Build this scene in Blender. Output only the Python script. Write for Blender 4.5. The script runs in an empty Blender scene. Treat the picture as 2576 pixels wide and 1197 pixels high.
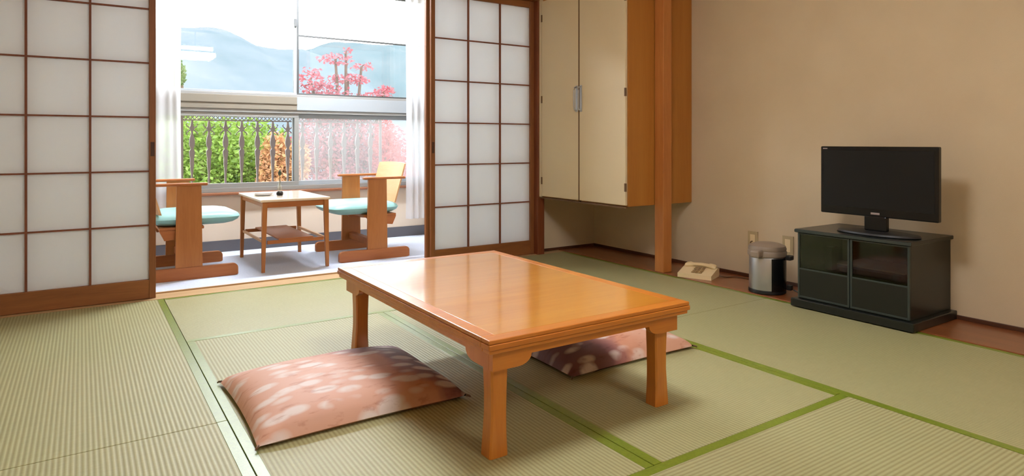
import bpy, bmesh, math, random
from mathutils import Vector, Matrix, noise
C = bpy.context.scene.collection
SC = bpy.context.scene
PI = math.pi

# ------------------------------------------------------------------ camera, light, exposure
F_PX, HORIZON, EYE = 1633.0, 357.0, 0.88
YAW = math.atan(1083.0 / F_PX)
cd = bpy.data.cameras.new('camera'); cam = bpy.data.objects.new('camera', cd); C.objects.link(cam)
cam.location = (0, 0, EYE); cam.rotation_euler = (PI/2, 0, -YAW)
cd.sensor_width = 36; cd.lens = F_PX / 2576 * 36
cd.shift_y = -(598.5 - HORIZON) / 2576
cd.clip_start = 0.02; cd.clip_end = 2000
SC.camera = cam
SC.view_settings.view_transform = 'Standard'; SC.view_settings.look = 'None'
SC.view_settings.exposure = 0.0; SC.view_settings.gamma = 1; SC.view_settings.use_curve_mapping = False

world = bpy.data.worlds.new('overcast_sky'); SC.world = world; world.use_nodes = True
bg = world.node_tree.nodes['Background']
bg.inputs[0].default_value = (0.93, 0.97, 1.0, 1); bg.inputs[1].default_value = 7.6

# daylight portal at the veranda window (guides sampling only)
al = bpy.data.lights.new('window_portal', 'AREA'); al.shape = 'RECTANGLE'; al.size = 2.4; al.size_y = 1.85
al.cycles.is_portal = True
ao = bpy.data.objects.new('window_portal', al); C.objects.link(ao)
ao.location = (1.62, 5.80, 1.37); ao.rotation_euler = (-PI/2, 0, 0)

LAMP_STRENGTH = 42.0
VERANDA_FILL_STRENGTH = 170.0
REAR_FILL_STRENGTH = 26.0

# ------------------------------------------------------------------ materials
def col(r, g, b):
    f = lambda c: ((c/255+.055)/1.055)**2.4 if c > 10 else c/255/12.92
    return (f(r), f(g), f(b), 1)
def base(name, c, rough=.6, **kw):
    m = bpy.data.materials.new(name); m.use_nodes = True
    p = m.node_tree.nodes['Principled BSDF']
    p.inputs['Base Color'].default_value = c; p.inputs['Roughness'].default_value = rough
    for k, v in kw.items(): p.inputs[k.replace('_', ' ')].default_value = v
    return m, m.node_tree.nodes, m.node_tree.links, p
def nd(N, t, **kw):
    n = N.new(t)
    for k, v in kw.items(): setattr(n, k, v)
    return n
def ramp(N, L, fac, stops):
    r = N.new('ShaderNodeValToRGB'); e = r.color_ramp.elements
    while len(e) < len(stops): e.new(.5)
    for k, (p, c) in enumerate(stops): e[k].position = p; e[k].color = c
    L.new(fac, r.inputs[0]); return r
def coords(N, L, scale, rot=(0, 0, 0)):
    t = N.new('ShaderNodeTexCoord'); mp = N.new('ShaderNodeMapping'); mp.inputs['Scale'].default_value = scale
    mp.inputs['Rotation'].default_value = rot
    L.new(t.outputs['Object'], mp.inputs[0]); return mp.outputs[0]
def noise_tex(N, L, vec, scale, detail=4, rough=.5, dist=0):
    n = N.new('ShaderNodeTexNoise'); L.new(vec, n.inputs['Vector'])
    n.inputs['Scale'].default_value = scale; n.inputs['Detail'].default_value = detail
    n.inputs['Roughness'].default_value = rough; n.inputs['Distortion'].default_value = dist
    return n.outputs['Fac']
def bump(N, L, p, h, strength, dist=.002):
    b = N.new('ShaderNodeBump'); b.inputs['Strength'].default_value = strength; b.inputs['Distance'].default_value = dist
    L.new(h, b.inputs['Height']); L.new(b.outputs[0], p.inputs['Normal'])
def wood(name, c1, c2, axis='z', rough=.45, scale=14, coat=0, coat_rough=.1, stretch=12, contrast=(.3, .7)):
    m, N, L, p = base(name, c1, rough)
    s = {'x': (1/stretch, 1, 1), 'y': (1, 1/stretch, 1), 'z': (1, 1, 1/stretch)}[axis]
    v = coords(N, L, s)
    f = noise_tex(N, L, v, scale, 6, .6, .6)
    f2 = noise_tex(N, L, v, scale*7, 3, .6)
    mx = N.new('ShaderNodeMath'); mx.operation = 'MULTIPLY_ADD'; mx.inputs[1].default_value = .3
    L.new(f2, mx.inputs[0]); 
    m2 = N.new('ShaderNodeMath'); m2.operation = 'MULTIPLY'; m2.inputs[1].default_value = .7
    L.new(f, m2.inputs[0]); L.new(m2.outputs[0], mx.inputs[2])
    r = ramp(N, L, mx.outputs[0], [(contrast[0], c2), (contrast[1], c1)])
    L.new(r.outputs[0], p.inputs['Base Color'])
    if coat: p.inputs['Coat IOR'].default_value = 1.62; p.inputs['Coat Weight'].default_value = coat; p.inputs['Coat Roughness'].default_value = coat_rough
    return m
def plain(name, c, rough=.6, **kw): return base(name, c, rough, **kw)[0]
def noisy(name, c1, c2, rough=.8, scale=6, detail=4, b=0, bs=60, **kw):
    m, N, L, p = base(name, c1, rough, **kw)
    v = coords(N, L, (1, 1, 1)); r = ramp(N, L, noise_tex(N, L, v, scale, detail), [(.3, c2), (.7, c1)])
    L.new(r.outputs[0], p.inputs['Base Color'])
    if b: bump(N, L, p, noise_tex(N, L, v, bs, 4), b)
    return m

M = {}
M['plaster'] = noisy('sand_plaster', col(206, 187, 156), col(200, 180, 149), .95, 3, 3, .35, 350)
M['veranda_wall'] = noisy('veranda_wall_paper', col(226, 210, 190), col(220, 204, 184), .9, 3, 3, .1, 200)
M['ceiling'] = wood('ceiling_boards', col(196, 166, 122), col(180, 148, 104), 'y', .7, 10)
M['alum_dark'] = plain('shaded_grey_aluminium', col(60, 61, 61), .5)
M['gloss_ply'] = wood('glossy_pale_table_top', col(240, 222, 200), col(232, 208, 178), 'y', .3, 14, coat=1.0, coat_rough=.12)
M['base_dark'] = plain('dark_vinyl_baseboard', col(86, 84, 88), .5)
M['alum'] = plain('greyed_aluminium', col(138, 138, 136), .4, Metallic=.2)
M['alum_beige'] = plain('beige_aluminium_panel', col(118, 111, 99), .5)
M['alum_pale'] = plain('pale_hazed_aluminium', col(146, 152, 157), .5)  # pale sashes; on the right band half the paleness is painted haze
M['carpet'] = noisy('pale_blue_carpet', col(206, 214, 230), col(192, 201, 220), .98, 90, 4, .5, 500)
M['shoji_wood'] = wood('shoji_frame_wood', col(146, 92, 48), col(116, 66, 32), 'z', .55, 18)
M['shoji_rail'] = wood('shoji_rail_wood', col(152, 96, 48), col(120, 70, 34), 'x', .55, 18)
M['muntin'] = wood('shoji_lattice_wood', col(134, 78, 54), col(108, 58, 38), 'z', .6, 20)
M['post_red'] = wood('reddish_post_wood', col(132, 70, 34), col(98, 46, 20), 'z', .5, 18)
M['post'] = wood('tokonoma_post_wood', col(190, 126, 66), col(166, 98, 46), 'z', .42, 16)
M['cab_wood'] = wood('cabinet_side_wood', col(178, 120, 50), col(164, 102, 38), 'z', .45, 12, stretch=16)
M['cab_cream'] = noisy('cream_cabinet_door', col(214, 197, 162), col(210, 191, 156), .6, 2, 2)
M['cab_edge'] = plain('dark_cabinet_edge', col(96, 66, 34), .6)
M['sill_wood'] = wood('threshold_wood', col(196, 164, 122), col(176, 142, 100), 'x', .5, 18)
M['ledge'] = wood('window_ledge_wood', col(150, 98, 68), col(126, 78, 52), 'x', .4, 18)
M['board'] = wood('polished_floor_board', col(146, 84, 44), col(112, 60, 30), 'y', .3, 12, coat=.4, coat_rough=.15)
M['base_wood'] = wood('dark_baseboard_wood', col(84, 46, 22), col(64, 32, 14), 'y', .5, 18)
M['table_top'] = wood('lacquered_table_top', col(212, 148, 54), col(190, 118, 34), 'x', .3, 7, coat=1.0, coat_rough=.09, stretch=9)
M['table_wood'] = wood('lacquered_table_wood', col(204, 130, 44), col(178, 100, 28), 'z', .4, 14, coat=.5, coat_rough=.15)
M['table_rail'] = wood('lacquered_table_rail', col(204, 128, 42), col(178, 98, 26), 'x', .4, 14, coat=.5, coat_rough=.15)
M['chair_wood'] = wood('chair_wood', col(180, 116, 58), col(158, 94, 40), 'z', .45, 16)
M['chair_rail'] = wood('chair_rail_wood', col(176, 106, 50), col(152, 84, 36), 'x', .45, 16)
M['ply'] = wood('bent_ply_wood', col(220, 176, 128), col(204, 152, 104), 'y', .35, 14)
M['teal'] = noisy('teal_vinyl', col(146, 194, 192), col(136, 186, 184), .4, 8, 3)
M['lacquer_dark'] = plain('dark_green_black_lacquer', (.007, .009, .007, 1), .28)
M['stand_trim'] = plain('grey_green_stand_trim', (.030, .040, .034, 1), .35)
M['black_gloss'] = plain('black_gloss_plastic', (.006, .006, .006, 1), .25, Specular_IOR_Level=.35)
M['black'] = plain('black_plastic', (.01, .01, .01, 1), .5)
M['screen'] = plain('tv_screen', (.008, .008, .0075, 1), .4, Specular_IOR_Level=.25)
M['silver'] = plain('silver_badge', col(176, 164, 166), .3, Metallic=.6)
M['steel'] = noisy('brushed_steel', col(196, 198, 200), col(176, 178, 182), .3, 4, 2, Metallic=.85)
M['grey_plastic'] = plain('warm_grey_plastic', col(140, 124, 108), .45)
M['cream_plastic'] = plain('cream_plastic', col(226, 204, 160), .4)
M['phone_keys'] = plain('brown_phone_keys', col(140, 110, 66), .5)
M['outlet'] = plain('beige_outlet_plate', col(178, 158, 120), .45)
M['iron'] = plain('greyish_painted_iron', col(120, 108, 108), .6)
M['cable'] = plain('black_cable', (.01, .01, .01, 1), .5)
M['cable_brown'] = plain('brown_cable', col(96, 70, 44), .6)
M['trunk'] = noisy('tree_bark', col(96, 78, 66), col(70, 56, 48), .9, 20)
M['ground'] = noisy('garden_ground', col(110, 130, 80), col(90, 108, 62), 1, .5)
M['ceramic'] = plain('white_glazed_dish', col(214, 222, 230), .15)
M['twig'] = plain('dark_green_leaf', col(52, 62, 36), .5)

def tatami_mat_material(name, axis):
    m, N, L, p = base(name, col(184, 178, 128), .56, Specular_IOR_Level=.5)
    t = N.new('ShaderNodeTexCoord'); sp = N.new('ShaderNodeSeparateXYZ'); L.new(t.outputs['Object'], sp.inputs[0])
    a = N.new('ShaderNodeMath'); a.operation = 'MULTIPLY'; a.inputs[1].default_value = 2*PI/.0135
    L.new(sp.outputs['X' if axis == 'y' else 'Y'], a.inputs[0])
    s = N.new('ShaderNodeMath'); s.operation = 'SINE'; L.new(a.outputs[0], s.inputs[0])
    h = N.new('ShaderNodeMath'); h.operation = 'MULTIPLY_ADD'; h.inputs[1].default_value = .5; h.inputs[2].default_value = .5
    L.new(s.outputs[0], h.inputs[0])
    sc = (1, 14, 1) if axis == 'y' else (14, 1, 1)
    v = coords(N, L, sc); f = noise_tex(N, L, v, 25, 4, .6)
    v2 = coords(N, L, (1, 1, 1)); f3 = noise_tex(N, L, v2, 1.3, 3)
    r1 = ramp(N, L, h.outputs[0], [(.05, col(150, 143, 100)), (.8, col(172, 167, 125))])
    r2 = ramp(N, L, f, [(.25, (.84, .84, .80, 1)), (.75, (1, 1, 1, 1))])
    r3 = ramp(N, L, f3, [(.3, (.93, .97, .92, 1)), (.7, (1, 1, 1, 1))])
    mx = N.new('ShaderNodeMix'); mx.data_type = 'RGBA'; mx.blend_type = 'MULTIPLY'; mx.inputs[0].default_value = 1
    L.new(r1.outputs[0], mx.inputs[6]); L.new(r2.outputs[0], mx.inputs[7])
    mx2 = N.new('ShaderNodeMix'); mx2.data_type = 'RGBA'; mx2.blend_type = 'MULTIPLY'; mx2.inputs[0].default_value = 1
    L.new(mx.outputs[2], mx2.inputs[6]); L.new(r3.outputs[0], mx2.inputs[7])
    L.new(mx2.outputs[2], p.inputs['Base Color'])
    bump(N, L, p, h.outputs[0], .5, .0012)
    return m
M['tatami_y'] = tatami_mat_material('rush_weave_long', 'y')
M['tatami_x'] = tatami_mat_material('rush_weave_across', 'x')
M['heri'] = noisy('green_cloth_border', col(118, 134, 34), col(102, 118, 26), .34, 120, 3, .15, 600, Specular_IOR_Level=.9)

def mixshader(name, parts):
    """parts: list of (shader type, colour, rough) and a list of mixing factors"""
    m = bpy.data.materials.new(name); m.use_nodes = True; N, L = m.node_tree.nodes, m.node_tree.links
    N.remove(N['Principled BSDF']); out = N['Material Output']; last = None
    for t, c, r, f in parts:
        s = N.new('ShaderNodeBsdf' + t); s.inputs['Color'].default_value = c
        if r is not None: s.inputs['Roughness'].default_value = r
        if last is None: last = s.outputs[0]
        else:
            x = N.new('ShaderNodeMixShader')
            if f == 'fresnel':
                fr = N.new('ShaderNodeFresnel'); fr.inputs[0].default_value = 1.45; L.new(fr.outputs[0], x.inputs[0])
            else: x.inputs[0].default_value = f
            L.new(last, x.inputs[1]); L.new(s.outputs[0], x.inputs[2]); last = x.outputs[0]
    L.new(last, out.inputs[0]); return m
M['paper'] = mixshader('shoji_paper', [('Diffuse', (.93, .94, .94, 1), None, 0), ('Translucent', (.94, .96, .98, 1), None, .57)])
M['lace'] = mixshader('white_lace_cloth', [('Transparent', (1, 1, 1, 1), None, 0), ('Diffuse', (.86, .87, .90, 1), None, .62), ('Translucent', (.9, .9, .93, 1), None, .42)])
M['glass'] = mixshader('window_glass', [('Transparent', (.97, .98, .98, 1), None, 0), ('Glossy', (1, 1, 1, 1), .02, 'fresnel')])
M['hazy_glass'] = mixshader('hazy_window_glass', [('Transparent', (.97, .98, .98, 1), None, 0), ('Diffuse', (.8, .8, .82, 1), None, .10), ('Translucent', (.9, .9, .92, 1), None, .10), ('Glossy', (1, 1, 1, 1), .02, 'fresnel')])
M['smoked_glass'] = mixshader('smoked_stand_glass', [('Transparent', (.58, .62, .56, 1), None, 0), ('Glossy', (1, 1, 1, 1), .06, 'fresnel')])
M['clear'] = mixshader('clear_vase_glass', [('Transparent', (.86, .92, .92, 1), None, 0), ('Glossy', (1, 1, 1, 1), .02, .25)])

def leafmat(name, cs):
    m, N, L, p = base(name, cs[0], .6)
    v = coords(N, L, (1, 1, 1)); r = ramp(N, L, noise_tex(N, L, v, 5.5, 5, .7), [(.25 + .5*k/(len(cs)-1), c) for k, c in enumerate(cs)])
    L.new(r.outputs[0], p.inputs['Base Color'])
    tr = N.new('ShaderNodeBsdfTranslucent'); L.new(r.outputs[0], tr.inputs[0])
    x = N.new('ShaderNodeMixShader'); x.inputs[0].default_value = .4
    L.new(p.outputs[0], x.inputs[1]); L.new(tr.outputs[0], x.inputs[2]); L.new(x.outputs[0], N['Material Output'].inputs[0])
    return m
M['leaf_green'] = leafmat('yellow_green_leaves', [col(60, 86, 38), col(110, 140, 46), col(156, 168, 104)])
M['leaf_orange'] = leafmat('orange_autumn_leaves', [col(132, 132, 66), col(176, 126, 88), col(186, 156, 120)])
M['leaf_pink'] = leafmat('pink_red_maple_leaves', [col(116, 66, 74), col(158, 84, 92), col(166, 122, 128)])
M['leaf_red'] = leafmat('bright_red_maple_leaves', [col(146, 58, 60), col(168, 72, 72), col(172, 100, 96)])
M['leaf_dark'] = leafmat('dark_green_leaves', [col(48, 66, 40), col(86, 112, 60), col(110, 140, 80)])
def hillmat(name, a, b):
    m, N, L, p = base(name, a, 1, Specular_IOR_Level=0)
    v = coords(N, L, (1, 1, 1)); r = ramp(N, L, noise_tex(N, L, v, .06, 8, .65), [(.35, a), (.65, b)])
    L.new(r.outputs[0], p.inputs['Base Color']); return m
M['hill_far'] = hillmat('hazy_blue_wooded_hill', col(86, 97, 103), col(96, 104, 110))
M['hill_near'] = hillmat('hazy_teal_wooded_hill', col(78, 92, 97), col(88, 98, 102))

def cushion_mat():
    m, N, L, p = base('printed_zabuton_cloth', col(200, 140, 110), .62)
    t = N.new('ShaderNodeTexCoord'); sp = N.new('ShaderNodeSeparateXYZ'); L.new(t.outputs['Object'], sp.inputs[0])
    v = coords(N, L, (1, 1, 1))
    vs = coords(N, L, (11, 22, 1), (0, 0, .45))
    n1 = noise_tex(N, L, v, 4, 4, .6)
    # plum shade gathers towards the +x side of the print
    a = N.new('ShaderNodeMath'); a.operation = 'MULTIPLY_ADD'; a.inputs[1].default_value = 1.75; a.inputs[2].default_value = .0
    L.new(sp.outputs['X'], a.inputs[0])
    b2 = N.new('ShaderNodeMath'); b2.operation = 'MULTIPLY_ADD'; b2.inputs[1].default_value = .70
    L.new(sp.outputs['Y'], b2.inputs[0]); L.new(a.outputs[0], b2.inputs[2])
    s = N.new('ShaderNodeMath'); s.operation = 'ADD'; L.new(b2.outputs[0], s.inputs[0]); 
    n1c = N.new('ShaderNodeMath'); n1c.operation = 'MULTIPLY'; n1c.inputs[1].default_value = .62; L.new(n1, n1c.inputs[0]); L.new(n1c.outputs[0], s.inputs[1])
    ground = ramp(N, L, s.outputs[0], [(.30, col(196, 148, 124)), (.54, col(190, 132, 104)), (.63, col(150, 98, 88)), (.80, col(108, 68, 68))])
    vo = N.new('ShaderNodeTexVoronoi'); vo.inputs['Scale'].default_value = .85; L.new(vs, vo.inputs['Vector'])
    pet = ramp(N, L, vo.outputs['Distance'], [(.30, (1, 1, 1, 1)), (.48, (0, 0, 0, 1))])
    n2 = noise_tex(N, L, v, 7, 3); pm = ramp(N, L, n2, [(.34, (0, 0, 0, 1)), (.46, (.9, .9, .9, 1))])
    mm = N.new('ShaderNodeMix'); mm.data_type = 'RGBA'; mm.blend_type = 'MULTIPLY'; mm.inputs[0].default_value = 1
    L.new(pet.outputs[0], mm.inputs[6]); L.new(pm.outputs[0], mm.inputs[7])
    mx = N.new('ShaderNodeMix'); mx.data_type = 'RGBA'; L.new(mm.outputs[2], mx.inputs[0])
    L.new(ground.outputs[0], mx.inputs[6]); mx.inputs[7].default_value = col(208, 194, 186)
    n3 = noise_tex(N, L, coords(N, L, (4, 14, 1), (0, 0, .7)), 3.2, 5, .6)
    st = ramp(N, L, n3, [(.56, (1, 1, 1, 1)), (.66, (.74, .60, .54, 1))])
    m3 = N.new('ShaderNodeMix'); m3.data_type = 'RGBA'; m3.blend_type = 'MULTIPLY'; m3.inputs[0].default_value = .8
    L.new(mx.outputs[2], m3.inputs[6]); L.new(st.outputs[0], m3.inputs[7])
    L.new(m3.outputs[2], p.inputs['Base Color'])
    bump(N, L, p, n1, .3, .01)
    return m
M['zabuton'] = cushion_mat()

# ------------------------------------------------------------------ mesh helpers
class MB:
    def __init__(s): s.bm = bmesh.new()
    def box(s, x0, x1, y0, y1, z0, z1, bev=0, rot=None, piv=None, seg=2):
        r = bmesh.ops.create_cube(s.bm, size=1)
        vs = r['verts']
        for v in vs: v.co = Vector(((x0+x1)/2 + v.co.x*(x1-x0), (y0+y1)/2 + v.co.y*(y1-y0), (z0+z1)/2 + v.co.z*(z1-z0)))
        if bev:
            es = list({e for v in vs for e in v.link_edges})
            g = bmesh.ops.bevel(s.bm, geom=es, offset=bev, segments=seg, affect='EDGES', profile=.5)
            vs = list(set([v for v in vs if v.is_valid]) | set(g['verts']))
        if rot is not None:
            bmesh.ops.rotate(s.bm, verts=vs, cent=piv or ((x0+x1)/2, (y0+y1)/2, (z0+z1)/2), matrix=rot)
        return s
    def prism(s, pts, a0, a1, axis='y'):
        def P(p, a):
            return {'x': (a, p[0], p[1]), 'y': (p[0], a, p[1]), 'z': (p[0], p[1], a)}[axis]
        A = [s.bm.verts.new(P(p, a0)) for p in pts]; B = [s.bm.verts.new(P(p, a1)) for p in pts]
        n = len(pts)
        s.bm.faces.new(A); s.bm.faces.new(B[::-1])
        for i in range(n): s.bm.faces.new((A[i], B[i], B[(i+1) % n], A[(i+1) % n]))
        return s
    def loft(s, secs):
        """secs: list of rings of equal length (3-d points)"""
        R = [[s.bm.verts.new(p) for p in r] for r in secs]; n = len(R[0])
        for a, b in zip(R, R[1:]):
            for i in range(n): s.bm.faces.new((a[i], a[(i+1) % n], b[(i+1) % n], b[i]))
        s.bm.faces.new(R[0][::-1]); s.bm.faces.new(R[-1])
        return s
    def lathe(s, prof, c=(0, 0), n=28, sx=1, sy=1):
        rings = [[(c[0]+r*sx*math.cos(2*PI*i/n), c[1]+r*sy*math.sin(2*PI*i/n), z) for i in range(n)] for r, z in prof]
        return s.loft(rings)
    def tube(s, pts, r, n=8):
        pts = [Vector(p) for p in pts]; rings = []
        for i, p in enumerate(pts):
            d = (pts[min(i+1, len(pts)-1)] - pts[max(i-1, 0)]).normalized()
            u = d.cross(Vector((0, 0, 1)) if abs(d.z) < .9 else Vector((1, 0, 0))).normalized(); w = d.cross(u)
            rr = r[i] if isinstance(r, (list, tuple)) else r
            rings.append([p + (u*math.cos(2*PI*k/n) + w*math.sin(2*PI*k/n))*rr for k in range(n)])
        return s.loft(rings)
    def obj(s, name, mat, parent=None, smooth=False, loc=None):
        bmesh.ops.recalc_face_normals(s.bm, faces=s.bm.faces)
        me = bpy.data.meshes.new(name); s.bm.to_mesh(me); s.bm.free()
        me.materials.append(M[mat] if isinstance(mat, str) else mat)
        if smooth:
            for f in me.polygons: f.use_smooth = True
            me.set_sharp_from_angle(angle=math.radians(40))
        o = bpy.data.objects.new(name, me); C.objects.link(o)
        if parent: o.parent = parent
        if loc: o.location = loc
        return o
def box(*a, **k): return MB().box(*a, **k)
def tag(o, label, cat, group=None, kind=None):
    o['label'] = label; o['category'] = cat
    if group: o['group'] = group
    if kind: o['kind'] = kind
    return o
def thing(name, label, cat, loc=(0, 0, 0), rz=0, group=None):
    o = bpy.data.objects.new(name, None); C.objects.link(o); o.location = loc; o.rotation_euler = (0, 0, rz)
    o.empty_display_size = .1
    return tag(o, label, cat, group)
def struct(o, label=None, cat=None):
    o['kind'] = 'structure'
    if label: o['label'] = label
    if cat: o['category'] = cat
    return o
def rz(a): return Matrix.Rotation(a, 3, 'Z')
def ry(a): return Matrix.Rotation(a, 3, 'Y')
def rx(a): return Matrix.Rotation(a, 3, 'X')

# ------------------------------------------------------------------ room shell
XW, YB = 3.62, -1.5           # right wall, wall behind the camera
YS = 4.20                     # plane of the shoji
YV = 5.62                     # veranda window wall
XL = -.60
TX0, TX1, TY0, TY1 = -.54, 3.24, -.63, 4.12
st = struct
st(box(XL-.1, XW+.1, YB-.1, 4.13, -.13, -.03).obj('floor', 'board'), 'wooden subfloor under the tatami mats', 'floor')
st(box(XL-.1, XW+.1, YB-.1, YV+.3, 2.42, 2.5).obj('ceiling', 'ceiling'), 'boarded ceiling above the room', 'ceiling')
st(box(XW, XW+.1, YB-.1, YS+.1, -.03, 2.42).obj('wall_right', 'plaster'), 'beige sand plaster wall behind the television', 'wall')
st(box(XL-.1, XL, YB-.1, YV, -.03, 2.42).obj('wall_left', 'plaster'), 'beige plaster wall left of the tatami room', 'wall')
st(box(XL, XW, YB-.1, YB, -.03, 2.42).obj('wall_rear', 'plaster'), 'beige plaster wall behind the viewer', 'wall')
st(box(3.03, XW, 4.20, 4.28, -.03, 2.42).obj('wall_alcove', 'plaster'), 'short beige plaster wall under the hanging cabinet', 'wall')
st(box(XL, 3.03, 4.13, 4.27, 2.04, 2.42).obj('wall_transom', 'plaster'), 'plaster wall above the shoji doorway', 'wall')
st(box(XL, 3.05, 4.11, 4.28, 1.985, 2.04, .003).obj('trim_1', 'shoji_rail'), 'brown wooden head rail above the shoji doors', 'trim')
st(box(2.972, 3.035, 4.115, 4.28, -.03, 2.42, .003).obj('trim_2', 'post_red'), 'reddish brown door post right of the shoji', 'trim')
# threshold with its sliding grooves
g = box(XL, 3.24, 4.122, 4.162, -.03, .0).box(2.972, 3.24, 4.162, 4.21, -.03, .0).box(XL, 2.972, 4.162, 4.290, -.03, -.004).box(XL, 2.972, 4.288, 4.305, -.03, .004)
st(g.obj('trim_3', 'sill_wood'), 'pale wooden threshold between tatami and veranda', 'trim')
# veranda
st(box(XL-.1, 3.1, 4.305, YV+.1, -.13, -.0).obj('floor_veranda', 'carpet'), 'pale blue-grey carpet of the veranda', 'floor')
st(box(3.0, 3.1, 4.28, YV+.1, 0, 2.42).obj('wall_veranda_right', 'veranda_wall'), 'pale wall at the right end of the veranda', 'wall')
WX0, WX1, WZ0, WZ1 = .40, 2.84, .475, 2.26
w = box(XL, 3.0, YV, YV+.14, 0, WZ0-.02).box(XL, WX0, YV, YV+.14, WZ0-.02, 2.42).box(WX1, 3.0, YV, YV+.14, WZ0-.02, 2.42).box(WX0, WX1, YV, YV+.14, WZ1, 2.42)
st(w.obj('wall_back', 'veranda_wall'), 'beige veranda wall below and around the window', 'wall')
st(box(XL, 3.0, YV-.012, YV, 0, .092, .002).obj('baseboard_back', 'base_dark'), 'dark grey baseboard under the veranda window', 'baseboard')
st(box(2.988, 3.0, 4.28, YV-.012, 0, .092, .002).obj('baseboard_veranda_right', 'base_dark'), 'dark grey baseboard at the veranda end wall', 'baseboard')
st(box(WX0-.03, WX1+.03, YV-.05, YV+.05, WZ0-.02, WZ0, .003).obj('trim_4', 'ledge'), 'thin brown wooden ledge under the veranda window', 'trim')
# tokonoma style board along the right wall and its skirting
st(box(TX1+.002, XW, YB, 4.20, -.03, .004, .002).obj('floor_board', 'board'), 'glossy reddish brown floor board along the right wall', 'floor')
st(box(XW-.012, XW, YB, 4.20, .004, .024, .002).obj('baseboard_right', 'base_wood'), 'thin dark wooden skirting of the right wall', 'baseboard')
st(box(3.035, XW-.012, 4.188, 4.20, .004, .024, .002).obj('baseboard_alcove', 'base_wood'), 'thin dark wooden skirting of the alcove wall', 'baseboard')

# window: upper and lower pair of sashes with a panel between
def frame_rect(mb, x0, x1, z0, z1, y0, y1, t, tb=None):
    tb = tb or t
    mb.box(x0, x1, y0, y1, z0, z0+tb, .002).box(x0, x1, y0, y1, z1-t, z1, .002)
    mb.box(x0, x0+t, y0, y1, z0+tb, z1-t, .002).box(x1-t, x1, y0, y1, z0+tb, z1-t, .002)
    return mb
MX = 1.53
lo = struct(frame_rect(MB(), WX0, WX1, WZ0, 1.150, YV+.01, YV+.10, .028, .035).obj('window_1', 'alum'), 'lower veranda window with grey sashes over the railing', 'window')
frame_rect(MB(), WX0+.028, MX+.022, WZ0+.035, 1.122, YV+.022, YV+.05, .036).obj('window_sash', 'alum', lo)
frame_rect(MB(), MX-.022, WX1-.028, WZ0+.035, 1.122, YV+.056, YV+.084, .036).obj('window_sash', 'alum_pale', lo)
box(WX0+.064, MX-.014, YV+.034, YV+.038, WZ0+.07, 1.086).obj('window_pane', 'glass', lo)
box(MX+.014, WX1-.064, YV+.068, YV+.072, WZ0+.07, 1.086).obj('window_pane', 'hazy_glass', lo)
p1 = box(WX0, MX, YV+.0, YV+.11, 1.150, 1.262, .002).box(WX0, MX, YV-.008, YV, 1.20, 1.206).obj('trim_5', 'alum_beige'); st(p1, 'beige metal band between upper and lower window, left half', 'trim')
p2 = box(MX, WX1, YV+.0, YV+.11, 1.150, 1.262, .002).obj('trim_6', 'alum_pale'); st(p2, 'metal band between upper and lower window, right half paled by painted haze', 'trim')  # bright haze over this half is put into the band's colour
up = struct(frame_rect(MB(), WX0, WX1, 1.262, WZ1, YV+.01, YV+.10, .022).obj('window_2', 'alum'), 'upper veranda window facing the mountains', 'window')
frame_rect(MB(), WX0+.022, MX+.004, 1.284, WZ1-.022, YV+.022, YV+.05, .026, .016).obj('window_sash', 'alum_pale', up)
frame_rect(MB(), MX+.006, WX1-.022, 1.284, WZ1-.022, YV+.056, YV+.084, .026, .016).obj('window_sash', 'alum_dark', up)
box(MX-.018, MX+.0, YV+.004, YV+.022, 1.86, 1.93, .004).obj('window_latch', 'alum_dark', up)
box(WX0+.048, MX-.022, YV+.034, YV+.038, 1.30, WZ1-.048).obj('window_pane', 'glass', up)
box(MX+.032, WX1-.048, YV+.068, YV+.072, 1.30, WZ1-.048).obj('window_pane', 'glass', up)
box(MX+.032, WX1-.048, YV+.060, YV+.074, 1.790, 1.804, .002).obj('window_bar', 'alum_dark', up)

# ------------------------------------------------------------------ tatami mats
def mat_(x0, x1, y0, y1, long, label):
    t = thing('tatami_mat', label, 'tatami mat', ((x0+x1)/2, (y0+y1)/2, -.03), 0, 'tatami mats of the room')
    hx, hy = (x1-x0)/2-.0012, (y1-y0)/2-.0012
    b = .030
    if long == 'y':
        box(-hx+b, hx-b, -hy, hy, 0, .029, .0015).obj('woven_surface', 'tatami_y', t)
        for s in (-1, 1):
            a0, a1 = sorted((s*hx, s*(hx-b-.001))); box(a0, a1, -hy, hy, 0, .0298, .0012).obj('cloth_border', 'heri', t)
    else:
        box(-hx, hx, -hy+b, hy-b, 0, .029, .0015).obj('woven_surface', 'tatami_x', t)
        for s in (-1, 1):
            a0, a1 = sorted((s*hy, s*(hy-b-.001))); box(-hx, hx, a0, a1, 0, .0298, .0012).obj('cloth_border', 'heri', t)
mat_(-.54, .385, 2.21, 4.12, 'y', 'tatami mat in front of the left shoji door')
mat_(-.54, .385, .30, 2.21, 'y', 'tatami mat in the bottom left corner, nearest the viewer')
mat_(.385, 2.215, 3.17, 4.12, 'x', 'tatami mat lying crosswise along the veranda threshold')
mat_(.385, 1.30, 1.26, 3.17, 'y', 'tatami mat under the left floor cushion')
mat_(1.30, 2.215, 1.26, 3.17, 'y', 'tatami mat under the right half of the low table and far cushion')
mat_(.385, 2.215, .30, 1.26, 'x', 'tatami mat lying crosswise at the bottom right, in front of the table')
mat_(2.215, 3.24, 2.26, 4.12, 'y', 'tatami mat beside the wooden post and telephone')
mat_(2.215, 3.24, .30, 2.26, 'y', 'tatami mat in front of the television stand')
st(box(XL, 3.24, YB, .298, -.03, -.001).obj('floor_rear', 'sill_wood'), 'plain floor behind the viewer', 'floor')
st(box(XL, -.542, .30, 4.12, -.03, -.001).obj('trim_7', 'sill_wood'), 'wooden strip at the left wall', 'trim')

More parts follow.
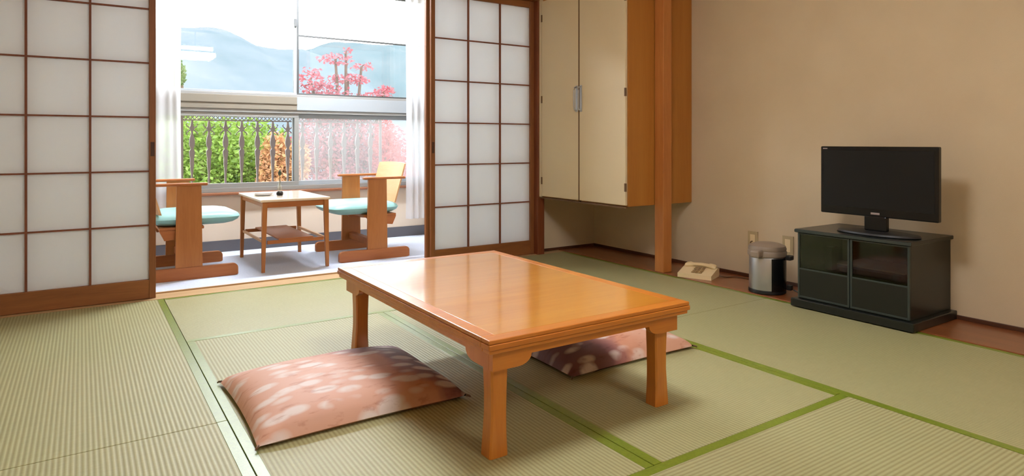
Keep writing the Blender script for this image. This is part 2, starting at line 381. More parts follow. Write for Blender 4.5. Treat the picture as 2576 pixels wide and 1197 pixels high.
# ------------------------------------------------------------------ shoji doors
ROWZ = [.108, .411, .715, 1.019, 1.324, 1.628, 1.932]
def shoji(n, x0, y0, label, hikite_side):
    W, T, H = .90, .03, 1.984
    sw = .033
    fr = box(x0, x0+sw, y0, y0+T, 0, H, .002).box(x0+W-sw, x0+W, y0, y0+T, 0, H, .002)
    o = struct(fr.obj('door_%d' % n, 'shoji_wood'), label, 'door')
    box(x0+sw, x0+W-sw, y0+.002, y0+T-.002, .0, ROWZ[0]-.002, .002).obj('bottom_rail', 'shoji_rail', o)
    box(x0+sw, x0+W-sw, y0+.002, y0+T-.002, ROWZ[-1]+.002, H, .002).obj('top_rail', 'shoji_rail', o)
    lat = MB(); mw = .0055
    inner = W - 2*sw
    for k in (1, 2):
        x = x0+sw+inner*k/3; lat.box(x-mw, x+mw, y0+.006, y0+.020, ROWZ[0]-.002, ROWZ[-1]+.002)
    for z in ROWZ[1:-1]: lat.box(x0+sw, x0+W-sw, y0+.008, y0+.019, z-.0045, z+.0045)
    lat.obj('lattice', 'muntin', o)
    box(x0+sw-.002, x0+W-sw+.002, y0+.021, y0+.0225, ROWZ[0]-.004, ROWZ[-1]+.004).obj('paper', 'paper', o)
    if hikite_side:
        xx = x0+W-sw/2 if hikite_side == 'r' else x0+sw/2
        box(xx-.010, xx+.010, y0-.0015, y0+.004, .80, .88, .001).obj('finger_pull', 'base_wood', o)
shoji(1, -.55, 4.166, 'large shoji sliding door at the left edge', 'r')
shoji(2, -.553, 4.204, 'rear shoji door slid behind the left one', None)
shoji(3, 2.072, 4.166, 'shoji sliding door standing beside the reddish post', 'l')
shoji(4, 2.052, 4.204, 'rear shoji door slid behind the right one', None)

# ------------------------------------------------------------------ curtains
def curtain(x0, x1, z0, z1, y, label, seed, waves):
    t = thing('lace_curtain', label, 'curtain', ((x0+x1)/2, y, z0))
    rnd = random.Random(seed); n = 90; W = x1-x0
    ph = rnd.random()*6
    mb = MB(); rows = 10; g = []
    for j in range(rows+1):
        r = []
        for i in range(n+1):
            u = i/n; k = j/rows
            a = .022*(.6+.4*math.sin(3*u+seed))
            yy = a*math.sin(2*PI*waves*u + ph + .25*math.sin(3*k)) + .006*math.sin(17*u+seed)
            r.append(mb.bm.verts.new((-W/2+W*u + .006*math.sin(4*k+9*u), yy, (z1-z0)*k)))
        g.append(r)
    for j in range(rows):
        for i in range(n): mb.bm.faces.new((g[j][i], g[j][i+1], g[j+1][i+1], g[j+1][i]))
    mb.obj('curtain_cloth', 'lace', t, True)
    box(-W/2-.05, W/2+.05, -.012, .012, z1-z0, z1-z0+.03, .002).obj('curtain_rail', 'alum', t)
    return t
curtain(.33, .64, .26, 2.30, 5.54, 'white lace curtain hanging beside the left shoji door', 3, 5)
curtain(2.50, 2.90, .17, 2.30, 5.52, 'white lace curtain hanging at the right end of the veranda window', 8, 6)

# ------------------------------------------------------------------ tokonoma post, hanging cabinet
tag(box(-.04, .04, -.04, .04, 0, 2.412, .004).obj('wooden_post', 'post', loc=(3.281, 3.096, .004)), 'square orange-brown wooden post standing before the cabinet side', 'post')
cb = thing('hanging_cabinet', 'tall cream-doored wooden cabinet hung high behind the post', 'cabinet', (2.985, 3.142, .452))
CY, CX, CZ = 4.197-3.142, XW-.002-2.985, 1.962
box(.02, CX, 0, CY, .0, CZ, .002).obj('carcass', 'cab_wood', cb)
box(.004, .020, .004, CY-.004, -.012, -.001).obj('bottom_strip', 'cab_edge', cb)
seam = .488                      # gap between the two doors, from the near side
for (a, b, side) in ((.008, seam-.006, 0), (seam+.006, .940, 1)):
    d = box(0, .019, a, b, .008, 1.520, .003).obj('door', 'cab_cream', cb)
    hy = b-.018 if side == 0 else a+.018
    h = MB().tube([(0, hy, .655), (-.022, hy, .660), (-.026, hy, .68), (-.026, hy, .80), (-.022, hy, .82), (0, hy, .825)], .0055)
    h.box(-.003, .0, hy-.012, hy+.012, .645, .835, .001)
    h.obj('door_handle', 'steel', d, True)
    ho = a+.001 if side == 0 else b-.001
    for z in (.10, .73, 1.36):
        box(-.004, .006, ho-.007, ho+.007, z, z+.055, .001).obj('hinge', 'cab_edge', d)
    box(0, .019, a, b, 1.540, CZ-.004, .003).obj('upper_door', 'cab_cream', cb)
box(0, .019, seam-.006, seam+.006, .0, CZ, .001).obj('door_stile', 'cab_edge', cb)
box(0, .019, .946, CY-.002, .0, CZ, .002).obj('filler_strip', 'cab_cream', cb)

# ------------------------------------------------------------------ low table
TXa, TXb, TYa, TYb, TZ = .902, 1.686, 1.470, 2.700, .350
tb = thing('low_table', 'glossy orange-brown low wooden table in the middle of the tatami', 'table', ((TXa+TXb)/2, (TYa+TYb)/2, 0))
hx, hy = (TXb-TXa)/2, (TYb-TYa)/2
o = box(-hx+.045, hx-.045, -hy+.045, hy-.045, TZ-.012, TZ-.0004, .0004).obj('table_top', 'table_top', tb)
e = MB()
for (za, zb, ins) in ((TZ-.012, TZ, .002), (TZ-.028, TZ-.0125, 0), (TZ-.040, TZ-.0285, .006)):
    e.box(-hx+ins, hx-ins, -hy+ins, -hy+.045, za, zb, .0025).box(-hx+ins, hx-ins, hy-.045, hy-ins, za, zb, .0025)
    e.box(-hx+ins, -hx+.045, -hy+.045, hy-.045, za, zb, .0025).box(hx-.045, hx-ins, -hy+.045, hy-.045, za, zb, .0025)
e.box(-hx+.045, hx-.045, -hy+.045, hy-.045, TZ-.038, TZ-.0125)
e.obj('table_edge', 'table_rail', tb)
def apron_prof(L):
    zt, zm, zc = TZ-.0405, TZ-.066, TZ-.096
    pts = [(-L, zt), (-L, zc), (-L+.085, zc)]
    for k in range(1, 6):
        a = k/5*PI/2; pts.append((-L+.085+.045*math.sin(a), zc+(zm-zc)*(1-math.cos(a))))
    return pts + [(-x, z) for x, z in pts[::-1]]
ai = .030
for s in (-1, 1):
    y = s*(hy-ai); MB().prism(apron_prof(hx-ai), min(y, y-s*.02), max(y, y-s*.02), 'y').obj('apron', 'table_rail', tb)
    x = s*(hx-ai); MB().prism(apron_prof(hy-ai-.021), min(x, x-s*.02), max(x, x-s*.02), 'x').obj('apron', 'table_wood', tb)
for sx in (-1, 1):
    for sy in (-1, 1):
        cx, cy = sx*(hx-.072), sy*(hy-.084)
        rings = []
        for z, wo, wi, d in ((0, .034, .028, .026), (.02, .033, .027, .026), (.06, .030, .025, .025), (.12, .026, .025, .024), (.18, .026, .026, .024), (.24, .028, .028, .025), (TZ-.041, .028, .028, .025)):
            xo, xi = cx+sx*wo, cx-sx*wi
            c_ = .005
            rings.append([(xo-sx*c_, cy-d, z), (xo, cy-d+c_, z), (xo, cy+d-c_, z), (xo-sx*c_, cy+d, z), (xi+sx*c_, cy+d, z), (xi, cy+d-c_, z), (xi, cy-d+c_, z), (xi+sx*c_, cy-d, z)])
        MB().loft(rings).obj('leg', 'table_wood', tb)

# ------------------------------------------------------------------ floor cushions
def zabuton(cx, cy, W, D, T, rot, label, flip=1):
    t = thing('floor_cushion', label, 'cushion', (cx, cy, .0), rot, 'zabuton floor cushions')
    mb = MB(); n = 36
    def P(i, j, top):
        u, v = 2*i/n-1, 2*j/n-1
        x = u*W/2*(1-.035*(1-v*v)); y = v*D/2*(1-.035*(1-u*u))
        e = (max(0, 1-abs(u)**3.2)*max(0, 1-abs(v)**3.2))**.45
        wr = .006*noise.noise(Vector((u*2.2+cx*5, v*2.2, 0)))*e
        z = .012 + (T-.012)*e + wr if top else .012 - .012*min(1, e*3)
        return (x, y, z)
    A = [[mb.bm.verts.new(P(i, j, True)) for i in range(n+1)] for j in range(n+1)]
    B = [[A[j][i] if i in (0, n) or j in (0, n) else mb.bm.verts.new(P(i, j, False)) for i in range(n+1)] for j in range(n+1)]
    for j in range(n):
        for i in range(n):
            mb.bm.faces.new((A[j][i], A[j][i+1], A[j+1][i+1], A[j+1][i]))
            mb.bm.faces.new((B[j][i], B[j+1][i], B[j+1][i+1], B[j][i+1]))
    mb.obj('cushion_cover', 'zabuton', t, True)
    for s in (-1, 1):
        for q in (-1, 1):
            x, y = s*W/2, q*D/2
            MB().tube([(x-s*.006, y-q*.006, .012), (x+s*.002, y+q*.002, .010), (x+s*.006, y+q*.005, .006)], [.004, .0035, .0025], 6).obj('corner_tassel', 'cable_brown', t)
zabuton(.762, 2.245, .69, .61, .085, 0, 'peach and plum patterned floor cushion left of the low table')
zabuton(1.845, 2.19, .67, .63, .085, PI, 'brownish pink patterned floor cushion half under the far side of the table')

# ------------------------------------------------------------------ veranda chairs
def rounded(x0, x1, z0, z1, r, n=5):
    pts = []
    for cx, cz, a0 in ((x1-r, z1-r, 0), (x0+r, z1-r, PI/2), (x0+r, z0+r*.3, PI), (x1-r, z0+r*.3, 1.5*PI)):
        rr = r if cz > (z0+z1)/2 else r*.3
        for k in range(n+1):
            a = a0+k/n*PI/2; xx = cx + r*math.cos(a); pts.append((xx, cz + rr*math.sin(a)))
    return pts
def chair(label, loc, rot):
    t = thing('veranda_armchair', label, 'chair', loc, rot, 'armchairs at the veranda table')
    for s in (-1, 1):
        y = s*.285
        MB().prism(rounded(0, .55, 0, .078, .03), y-.016, y+.016).obj('sled_foot', 'chair_rail', t)
        MB().prism([(.215, .0785), (.372, .0785), (.365, .598), (.222, .598)], y-.011, y+.011).obj('side_panel', 'chair_wood', t)
        box(.185, .515, y-.024, y+.024, .5985, .617, .006).obj('armrest', 'chair_rail', t)
    # seat cushion: rounded slab on a wooden tray
    rings = []
    for z, k in ((.335, .72), (.345, .86), (.362, .96), (.382, 1.0), (.400, .96), (.413, .86), (.424, .66), (.430, .40)):
        ring = []
        for i in range(40):
            a = 2*PI*i/40; cx_, sy_ = math.cos(a), math.sin(a); p = .32
            ring.append((.235+.272*k*math.copysign(abs(cx_)**p, cx_)*(1 if cx_ > 0 else 1), .262*(.08+.92*k)*math.copysign(abs(sy_)**p, sy_), z))
        rings.append(ring)
    MB().loft(rings).obj('seat', 'teal', t, True)
    b = box(.20, .46, -.255, .255, .315, .334, .004)
    for s in (-1, 1): b.prism([(.22, .315), (.46, .315), (.43, .25), (.26, .27)], s*.245-.010, s*.245+.010)
    b.obj('seat_frame', 'chair_rail', t)
    box(.27, .32, -.269, .269, .09, .14, .004).obj('stretcher', 'chair_rail', t)
    # curved backrest, leaning back
    mb = MB(); n = 14; R_ = []
    for k in range(9):
        f = k/8; z = .415+.305*f; x = .445+.085*f; hw = .255
        ring = []
        for i in range(n+1):
            v = 2*i/n-1; ring.append((x+.030*(1-v*v), v*hw, z - .008*abs(v)**3*f))
        for i in range(n, -1, -1):
            v = 2*i/n-1; ring.append((x+.012+.030*(1-v*v), v*hw, z - .008*abs(v)**3*f))
        R_.append(ring)
    mb.loft(R_); mb.obj('backrest', 'ply', t, True)
    return t
chair('teal-seated wooden armchair right of the small veranda table, its back showing', (1.560, 4.915, 0), 0)
chair('teal-seated wooden armchair left of the small veranda table, partly behind the shoji', (.868, 4.900, 0), PI)

# ------------------------------------------------------------------ small veranda table and what stands on it
vt = thing('side_table', 'small brown wooden side table between the two veranda armchairs', 'table', (1.245, 4.92, 0))
box(-.245, .225, -.375, .375, .474, .492, .005).obj('table_top', 'gloss_ply', vt)
for sx in (-1, 1):
    for sy in (-1, 1):
        x, y = sx*.208-.008, sy*.350
        MB().loft([[(x+sx*.010+a*.0105, y+b*.0105, 0) for a, b in ((-1, -1), (1, -1), (1, 1), (-1, 1))], [(x+a*.016, y+b*.016, .473) for a, b in ((-1, -1), (1, -1), (1, 1), (-1, 1))]]).obj('leg', 'chair_wood', vt)
for s in (-1, 1):
    y = s*.350; box(-.200, .184, y-.010, y+.010, .435, .4735, .002).obj('apron', 'chair_rail', vt)
    x = s*.208-.008; box(x-.009, x+.009, -.334, .334, .440, .4735, .002).obj('apron', 'chair_wood', vt)
    box(-.199, .183, y-.009, y+.009, .188, .212, .002).obj('stretcher', 'chair_rail', vt)
    box(x-.007, x+.007, -.334, .334, .192, .210, .002).obj('stretcher', 'ply', vt)
box(-.125, .110, -.36, .36, .2125, .222, .002).obj('shelf', 'chair_rail', vt)
vs_ = thing('bud_vase', 'small clear bud vase with a dark base on the veranda table', 'vase', (1.20, 4.86, .492))
MB().lathe([(.018, 0), (.024, .006), (.024, .022), (.017, .030)], n=20).obj('vase_base', 'black_gloss', vs_, True)
MB().lathe([(.015, .030), (.018, .050), (.012, .075), (.007, .10), (.009, .118)], n=20).obj('vase_neck', 'clear', vs_, True)
s_ = MB().tube([(0, 0, .04), (.002, 0, .12), (-.002, .002, .155)], .002, 6)
s_.obj('stem', 'twig', vs_)
MB().lathe([(.001, .140), (.011, .150), (.013, .165), (.006, .182), (.001, .186)], n=10).obj('bud', 'twig', vs_, True)
tag(MB().lathe([(.04, 0), (.060, .004), (.068, .020), (.062, .020), (.054, .008), (.01, .007)], n=28).obj('small_dish', 'ceramic', smooth=True, loc=(1.10, 4.93, .492)), 'pale shallow dish on the far left of the veranda table', 'dish')

# ------------------------------------------------------------------ television stand
sd = thing('tv_stand', 'dark green-black television stand with glass doors against the right wall', 'tv stand', (3.20, 1.49, .004))
SW, SD = .565, .415
box(-.025, SD+.0, -.03, SW+.025, 0, .042, .004).obj('plinth', 'lacquer_dark', sd)
k = box(.012, SD, 0, .018, .042, .392, .002).box(.012, SD, SW-.018, SW, .042, .392, .002).box(.012, SD, .018, SW-.018, .042, .058)
k.box(SD-.010, SD, .018, SW-.018, .058, .392).box(.03, SD-.01, .018, SW-.018, .192, .204)
k.obj('carcass', 'lacquer_dark', sd)
box(-.008, SD+.004, -.012, SW+.012, .3925, .411, .003).obj('stand_top', 'lacquer_dark', sd)
box(-.0105, -.0085, -.012, SW+.012, .395, .4085, .0005).obj('top_edge_trim', 'stand_trim', sd)
for (a, b) in ((0, SW/2-.002), (SW/2+.002, SW)):
    d = frame_rect(MB(), 0, 1, 0, 1, 0, 1, .1) if False else MB()
    d.box(.002, .011, a, a+.010, .046, .390, .001).box(.002, .011, b-.010, b, .046, .390, .001)
    d.box(.002, .011, a+.010, b-.010, .046, .056, .001).box(.002, .011, a+.010, b-.010, .383, .390, .001).box(.002, .011, a+.010, b-.010, .196, .204, .001)
    d = d.obj('door', 'stand_trim', sd)
    box(.005, .008, a+.010, b-.010, .204, .383).obj('glass_panel', 'smoked_glass', d)
    box(.004, .009, a+.010, b-.010, .056, .196).obj('lower_panel', 'lacquer_dark', d)
pl = thing('video_player', 'flat dark player with grey lid on the shelf inside the television stand', 'player', (3.36, 1.69, .208))
box(-.13, .12, -.165, .165, .004, .045, .003).obj('player_body', 'black', pl)
box(-.13, .12, -.165, .165, .0453, .052, .002).obj('player_lid', 'grey_plastic', pl)
box(-.133, -.1302, -.15, .15, .012, .035, .001).obj('player_front', 'black_gloss', pl)
bx_ = tag(box(-.03, .03, -.02, .02, 0, .12, .004).obj('small_speaker', 'black', loc=(3.30, 1.925, .208)), 'narrow black box standing left on the shelf inside the television stand', 'speaker')

# ------------------------------------------------------------------ television
tv = thing('television', 'black flat-screen television with dark screen on the stand', 'television', (3.315, 1.705, .4155), -.015)
fw, z0, z1 = .2905, .088, .4415
t_ = box(0, .030, -fw, fw, z0, z1, .005); t_.obj('tv_body', 'black_gloss', tv)
box(.030, .060, -.19, .19, z0+.05, z1-.06, .012).obj('tv_back', 'black', tv)
box(-.0015, .0, -fw+.018, fw-.018, z0+.040, z1-.022).obj('tv_screen', 'screen', tv)
box(-.0022, .0, -.022, .022, z0+.012, z0+.022, .0006).obj('tv_badge', 'silver', tv)
box(-.0016, .0, fw-.038, fw-.014, z1-.014, z1-.009).obj('tv_corner_mark', 'silver', tv)
box(-.004, .028, -.055, .055, .018, z0+.004, .006).obj('tv_neck', 'black_gloss', tv)
MB().lathe([(.20, 0), (.205, .004), (.198, .012), (.15, .017), (.05, .0185)], c=(.02, 0), n=40, sx=.48, sy=1).obj('tv_base', 'black', tv, True)

# ------------------------------------------------------------------ electric pot, phone, outlets, cables
pt = thing('electric_hot_water_pot', 'steel electric hot water pot with black back beside the television stand', 'hot water pot', (3.350, 2.345, .004), .15)
MB().lathe([(.098, 0), (.104, .004), (.104, .018), (.098, .022)], n=40).obj('pot_base', 'black', pt, True)
MB().lathe([(.100, .0225), (.101, .03), (.100, .205), (.098, .21)], n=48).obj('pot_body', 'steel', pt, True)
# black control and back strip wraps the near right side
mb = MB(); rings = []
for z, r in ((.018, .1035), (.024, .105), (.20, .105), (.206, .1035)):
    ring = [(r*math.cos(a), r*math.sin(a), z) for a in [math.radians(-140 + 132*i/20) for i in range(21)]]
    ring += [(.094*math.cos(a), .094*math.sin(a), z) for a in [math.radians(-8 - 132*i/20) for i in range(21)]]
    rings.append(ring)
mb.loft(rings); mb.obj('black_panel', 'black_gloss', pt, True)
MB().lathe([(.101, .2105), (.108, .216), (.109, .236), (.104, .246)], n=48).obj('rim_band', 'grey_plastic', pt, True)
MB().lathe([(.104, .2465), (.106, .256), (.100, .272), (.070, .284), (.03, .288)], n=48).obj('lid', 'grey_plastic', pt, True)
box(-.155, -.075, -.028, .028, .214, .256, .010).obj('spout_head', 'grey_plastic', pt)
box(.010, .055, -.135, -.098, .195, .222, .006).obj('handle_pivot', 'black', pt)
box(.03, .06, -.128, -.100, .02, .05, .004).obj('plug_socket', 'black', pt)

ph = thing('telephone', 'cream push-button telephone lying on the floor board beside the post', 'telephone', (3.352, 2.855, .004), math.radians(22))
MB().prism([(-.085, 0), (.085, 0), (.085, .052), (.05, .056), (-.085, .026)], -.11, .11).obj('phone_body', 'cream_plastic', ph)
kp = MB()
R0 = ry(-math.atan2(.030, .135))
for i in range(4):
    for j in range(3):
        x, y = -.055+.026*i, -.030+.024*j; z = .026+(x+.085)*.030/.135
        kp.box(x-.009, x+.009, y-.009, y+.009, z+.0015, z+.006, .001)
kp.obj('key_pad', 'phone_keys', ph)
hs = MB()
rings = []
for i in range(17):
    f = i/16; y = -.105+.21*f; e = abs(2*f-1)
    w_, h_ = .017+.010*(e > .62)*min(1, (e-.62)*6), .012+.006*(e > .62)
    zc = .066+.012*(1-e*e)
    if e > .98: w_ *= .7; h_ *= .7
    rings.append([(.060+w_*math.cos(a), y, zc - .004 + h_*math.sin(a)) for a in [2*PI*q/12 for q in range(12)]])
rings = [[(x-.125, y*.98+.0, z-.022) for x, y, z in r] for r in rings]
hs.loft([[(x+.115, y, z+.018) for x, y, z in r] for r in rings]).obj('handset', 'cream_plastic', ph, True)

for i, (y, lab) in enumerate(((2.635, 'beige wall outlet plate on the wall above the left side of the hot water pot'), (2.385, 'beige wall outlet plate on the wall between hot water pot and television stand'))):
    w_ = thing('wall_outlet', lab, 'outlet', (XW-.001, y, .185), 0, 'outlets on the right wall')
    box(-.007, 0, -.037, .037, 0, .118, .002).obj('cover_plate', 'outlet', w_)
    box(-.009, -.0072, -.018, .018, .02, .098, .001).obj('socket_face', 'cream_plastic', w_)
def smoothpath(P, n=10):
    P = [Vector(p) for p in P]; out = []
    for i in range(len(P)-1):
        a, b, c, d = P[max(i-1, 0)], P[i], P[i+1], P[min(i+2, len(P)-1)]
        for k in range(n):
            t = k/n; out.append(.5*((2*b)+(c-a)*t+(2*a-5*b+4*c-d)*t*t+(3*b-a-3*c+d)*t**3))
    return out + [P[-1]]
tag(MB().tube(smoothpath([(3.609, 2.635, .24), (3.585, 2.63, .225), (3.575, 2.60, .10), (3.56, 2.56, .010), (3.53, 2.50, .0085), (3.50, 2.46, .0085)]), .0035, 6).obj('power_cord', 'cable_brown'), 'thin cord hanging from the left wall outlet behind the pot', 'cord')
tag(MB().tube(smoothpath([(3.41, 2.215, .03), (3.42, 2.16, .012), (3.46, 2.115, .0085), (3.58, 2.10, .0085)]), .004, 6).obj('pot_cord', 'cable'), 'black cord running from the hot water pot behind the television stand', 'cord')
tag(MB().tube(smoothpath([(3.45, 2.77, .012), (3.475, 2.73, .0075), (3.53, 2.70, .0075), (3.545, 2.62, .0075), (3.52, 2.54, .0075)]), .003, 6).obj('phone_cord', 'cable_brown'), 'thin brown cord lying between telephone and hot water pot', 'cord')

# ------------------------------------------------------------------ ceiling lamp and two added fill lamps (out of frame, light the room)
lp = thing('ceiling_lamp', 'square two-tier pendant lamp with wooden rim hanging above the low table', 'lamp', (1.30, 1.50, 2.03))
lm = bpy.data.materials.new('warm_lamp_diffuser'); lm.use_nodes = True
pp = lm.node_tree.nodes['Principled BSDF']; pp.inputs['Emission Color'].default_value = (.95, 1.0, 1.09, 1); pp.inputs['Emission Strength'].default_value = LAMP_STRENGTH
box(-.22, .22, -.22, .22, 0, .055, .004).obj('lamp_diffuser', lm, lp)
box(-.23, .23, -.23, .23, .0555, .082, .004).obj('lamp_rim', 'cab_edge', lp)
box(-.19, .19, -.19, .19, .0825, .135, .004).obj('upper_diffuser', lm, lp)
MB().tube([(0, 0, .136), (0, 0, .388)], .008, 8).obj('lamp_cord', 'black', lp)
rl_ = thing('rear_fill_lamp', 'added square fill lamp near the wall behind the viewer', 'lamp', (1.5, -.95, 2.32))  # unseen lamp, added as fill for faces turned towards the viewer
rm = bpy.data.materials.new('rear_fill_diffuser'); rm.use_nodes = True
pp = rm.node_tree.nodes['Principled BSDF']; pp.inputs['Emission Color'].default_value = (1.0, .97, .92, 1); pp.inputs['Emission Strength'].default_value = REAR_FILL_STRENGTH
box(-.30, .30, -.30, .30, 0, .07, .01).obj('lamp_diffuser', rm, rl_)
box(-.32, .32, -.32, .32, .0705, .0995, .004).obj('lamp_rim', 'cab_edge', rl_)
vl = thing('veranda_fill_lamp', 'added white fill lamp under the veranda ceiling', 'lamp', (1.5, 4.95, 2.33))  # unseen lamp, added to lift the veranda beyond its window daylight
box(-.62, .62, -.09, .09, .05, .088, .004).obj('lamp_housing', 'alum', vl)
vm = bpy.data.materials.new('veranda_fill_diffuser'); vm.use_nodes = True
pp = vm.node_tree.nodes['Principled BSDF']; pp.inputs['Emission Color'].default_value = (.90, .97, 1.06, 1); pp.inputs['Emission Strength'].default_value = VERANDA_FILL_STRENGTH
box(-.60, .60, -.07, .07, 0, .049, .01).obj('lamp_diffuser', vm, vl)

# ------------------------------------------------------------------ balcony railing outside
rl = thing('balcony_railing', 'ornamental greyish iron railing outside the veranda window', 'railing', (0, 6.2, .30))
box(-.4, 2.53, -.016, .016, .812, .838, .004).obj('hand_rail', 'iron', rl)
box(-.4, 2.53, -.008, .008, .765, .775, .001).obj('upper_rail', 'iron', rl)
box(-.4, 2.53, -.010, .010, .070, .092, .002).obj('lower_rail', 'iron', rl)
for x in (-.4, .715, 2.515): box(x-.012, x+.012, -.012, .012, 0, .812, .002).obj('post', 'iron', rl)
bal = MB()
def prof(zs):
    return [[(x*w, y*.014, z) for x, y in ((-1, -1), (1, -1), (1, 1), (-1, 1))] for z, w in zs]
bal.loft(prof([(.0925, .006), (.20, .007), (.30, .007), (.36, .012), (.40, .015), (.44, .014), (.47, .020), (.50, .021), (.52, .009), (.55, .020), (.58, .022), (.62, .016), (.65, .008), (.67, .007), (.69, .016), (.705, .018), (.72, .012), (.7648, .006)]))
for s in (-1, 1):
    for q in (-1, 1):
        pts = [(s*.004, 0, .69), (s*.022, 0, .69+q*.012), (s*.040, 0, .69+q*.030), (s*.046, 0, .69+q*.042), (s*.036, 0, .69+q*.050)]
        bal.tube(pts, .005, 6)
b0 = bal.obj('baluster', 'iron', rl, loc=(.795, 0, 0))
for k in range(-8, 13):
    if k == 0 or .795+k*.1345 > 2.45 or abs(.795+k*.1345-.715) < .03: continue
    b = b0.copy(); C.objects.link(b); b.parent = rl; b.location = (.795+k*.1345, 0, 0)
# lacy frieze between the two upper rails
fz = MB()
x = -.36
while x < 2.49:
    fz.tube([(x, 0, .776), (x+.016, 0, .793), (x+.032, 0, .811)], .0035, 5); fz.tube([(x+.032, 0, .776), (x+.016, 0, .794), (x, 0, .811)], .0035, 5); x += .0336
fz.obj('lattice_frieze', 'iron', rl)
st(box(-1.2, 3.4, 5.76, 6.35, .10, .30).obj('floor_balcony', 'alum_beige'), 'concrete balcony slab outside the window', 'balcony')

# ------------------------------------------------------------------ trees, hills, ground outside
def leaves(mb, c, r, n, size, rnd, hollow=.35):
    for _ in range(n):
        d = Vector((rnd.gauss(0, 1), rnd.gauss(0, 1), rnd.gauss(0, 1))).normalized()
        rr = hollow + (1-hollow)*rnd.random()**.6
        p = Vector(c) + Vector((d.x*r[0], d.y*r[1], d.z*r[2]))*rr
        a = Vector((rnd.gauss(0, 1), rnd.gauss(0, 1), rnd.gauss(0, .6))).normalized()
        b = a.cross(Vector((rnd.gauss(0, 1), rnd.gauss(0, 1), rnd.gauss(0, 1)))).normalized()
        s = size*(.6+.8*rnd.random()); nrm = a.cross(b)*s*.15
        vs = [mb.bm.verts.new(q) for q in (p-a*s, p+b*s*.5+nrm, p+a*s, p-b*s*.5+nrm)]
        mb.bm.faces.new(vs)
GZ = -3.2
def tree(name, label, cat, x, y, blobs, leaf, size, seed, group=None, trunk_top=0):
    rnd = random.Random(seed)
    t = thing(name, label, cat, (x, y, GZ), 0, group)
    mb = MB()
    for (c, r, n) in blobs: leaves(mb, (c[0]-x, c[1]-y, c[2]-GZ), r, int(n*2.0), size*.68, rnd)
    mb.obj('foliage', leaf, t)
    tr = MB(); tr.tube([(0, 0, 0), (.05, .03, (trunk_top-GZ)*.5), (0, 0, trunk_top-GZ)], [.13, .10, .05], 8)
    for (c, r, n) in blobs:
        e = Vector((c[0]-x, c[1]-y, c[2]-GZ)); s0 = Vector((0.02, .01, (trunk_top-GZ)*.6)); mid = (s0+e)/2 + Vector((0, 0, -.1))
        tr.tube([s0, mid, e, e+Vector((r[0]*.3, 0, r[2]*.6))], [.05, .035, .02, .008], 6)
    tr.obj('trunk', 'trunk', t)
G = 'garden trees beyond the railing'
tree('garden_tree', 'yellow-green leafy tree behind the left part of the railing', 'tree', 1.5, 9.6,
     [((1.35, 9.6, .55), (.75, .6, .75), 2600), ((2.0, 9.9, .35), (.6, .6, .75), 2200), ((.9, 9.4, .2), (.5, .5, .8), 1400), ((1.7, 9.8, -.4), (1.3, .7, .7), 1800)], 'leaf_green', .055, 1, G, .4)
tree('garden_tree', 'pale green leafy tree rising behind the yellow-green one', 'tree', 1.2, 12.2,
     [((1.1, 12.2, .6), (1.0, .7, .85), 2400), ((2.4, 12.4, .5), (1.1, .7, .85), 2600), ((1.8, 12.2, -.4), (1.6, .8, .8), 1500)], 'leaf_green', .07, 2, G, .4)
tree('garden_tree', 'orange autumn tree behind the middle of the railing', 'tree', 2.25, 9.0,
     [((2.16, 9.0, .42), (.24, .25, .62), 1500), ((2.36, 9.05, .15), (.26, .25, .60), 1300), ((2.05, 9.0, -.25), (.3, .25, .4), 700), ((2.5, 9.1, .62), (.16, .2, .30), 400)], 'leaf_orange', .05, 3, G, .3)
tree('maple_tree', 'tall pink-leaved maple rising into the upper right window', 'tree', 3.55, 10.2,
     [((3.45, 10.3, .85), (.8, .5, .6), 2400), ((3.25, 10.2, 1.42), (.55, .45, .22), 420), ((3.95, 10.4, 1.52), (.60, .4, .18), 380), ((2.98, 10.2, 1.85), (.24, .3, .22), 110), ((3.25, 10.2, 1.68), (.38, .3, .16), 130), ((3.62, 10.3, 1.90), (.36, .3, .09), 110),
      ((3.38, 10.2, 2.20), (.30, .3, .10), 70), ((3.85, 10.3, 2.12), (.20, .3, .07), 34), ((4.25, 10.3, 1.72), (.20, .3, .10), 80), ((3.55, 10.2, 2.34), (.10, .2, .06), 10), ((3.45, 10.2, .0), (.9, .6, .8), 2400), ((4.3, 10.2, .3), (.5, .5, .9), 1400)], 'leaf_pink', .05, 4, G, 1.5)
tree('maple_tree', 'bright red maple beyond the right end of the railing', 'tree', 4.0, 9.4,
     [((3.90, 9.4, .55), (.20, .3, .75), 1300), ((4.15, 9.5, .1), (.32, .3, .7), 1000)], 'leaf_red', .045, 5, G, .6)
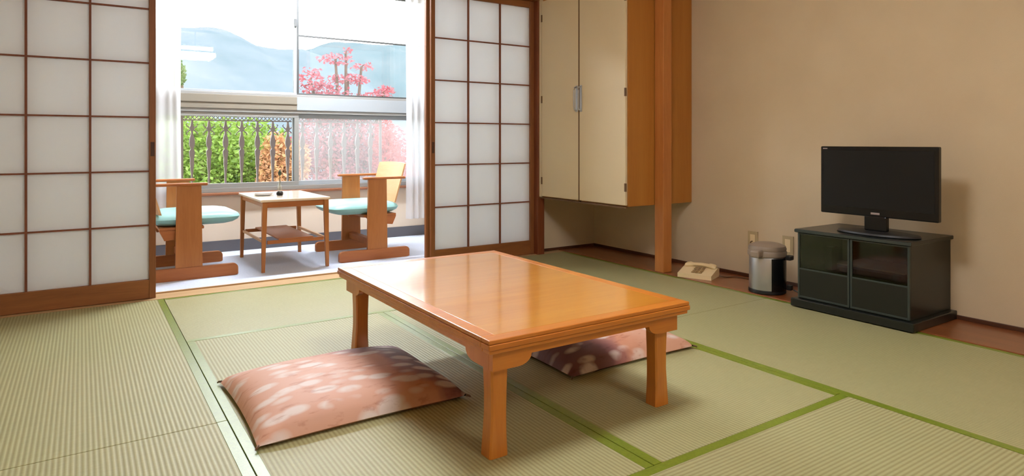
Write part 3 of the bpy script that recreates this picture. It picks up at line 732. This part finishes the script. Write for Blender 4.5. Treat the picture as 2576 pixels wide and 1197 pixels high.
tree('garden_tree', 'dark green treetop showing at the far left edge of the upper window', 'tree', 1.48, 13.0,
     [((1.40, 13.0, 2.1), (.17, .3, .32), 500), ((1.3, 13.0, 1.45), (.3, .3, .5), 500)], 'leaf_dark', .05, 6, G, 1.9)
def hill(name, label, profile, Y, depth, mat, seed):
    mb = MB(); nx, ny = 120, 26; g = []
    x0, x1 = profile[0][0], profile[-1][0]
    def H(x):
        for (a, ha), (b, hb) in zip(profile, profile[1:]):
            if a <= x <= b:
                t = (x-a)/(b-a); t = t*t*(3-2*t); return ha+(hb-ha)*t
        return profile[-1][1]
    for j in range(ny+1):
        r = []
        for i in range(nx+1):
            x = x0+(x1-x0)*i/nx; f = j/ny
            e = math.sin(f*PI/2)**.8
            n = noise.fractal(Vector((x*.03+seed, f*3, seed)), 1, 2, 5)
            z = -30 + (H(x)+30)*e + n*9*(1-f)*f*2 + n*.8*f
            r.append(mb.bm.verts.new((x, Y-depth*(1-f), z)))
        g.append(r)
    for k in range(nx+1):
        pass
    back = [mb.bm.verts.new((v.co.x, Y+depth*.6, -30)) for v in g[-1]]
    g.append(back)
    for j in range(len(g)-1):
        for i in range(nx): mb.bm.faces.new((g[j][i], g[j][i+1], g[j+1][i+1], g[j+1][i]))
    return tag(mb.obj(name, mat, smooth=True), label, 'hill')
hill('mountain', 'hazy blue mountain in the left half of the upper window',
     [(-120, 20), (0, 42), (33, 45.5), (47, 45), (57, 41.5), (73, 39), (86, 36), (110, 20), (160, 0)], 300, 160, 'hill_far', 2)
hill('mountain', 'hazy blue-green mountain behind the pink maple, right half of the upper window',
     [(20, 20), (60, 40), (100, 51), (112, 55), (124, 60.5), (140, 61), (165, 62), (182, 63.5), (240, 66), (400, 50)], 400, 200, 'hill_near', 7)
st(box(-300, 600, 7.0, 520, -31, -30).obj('ground_valley', 'ground'), 'valley floor below the mountains', 'ground')
st(box(-60, 60, 6.6, 60, GZ-.2, GZ).obj('ground_garden', 'ground'), 'garden ground below the balcony', 'ground')
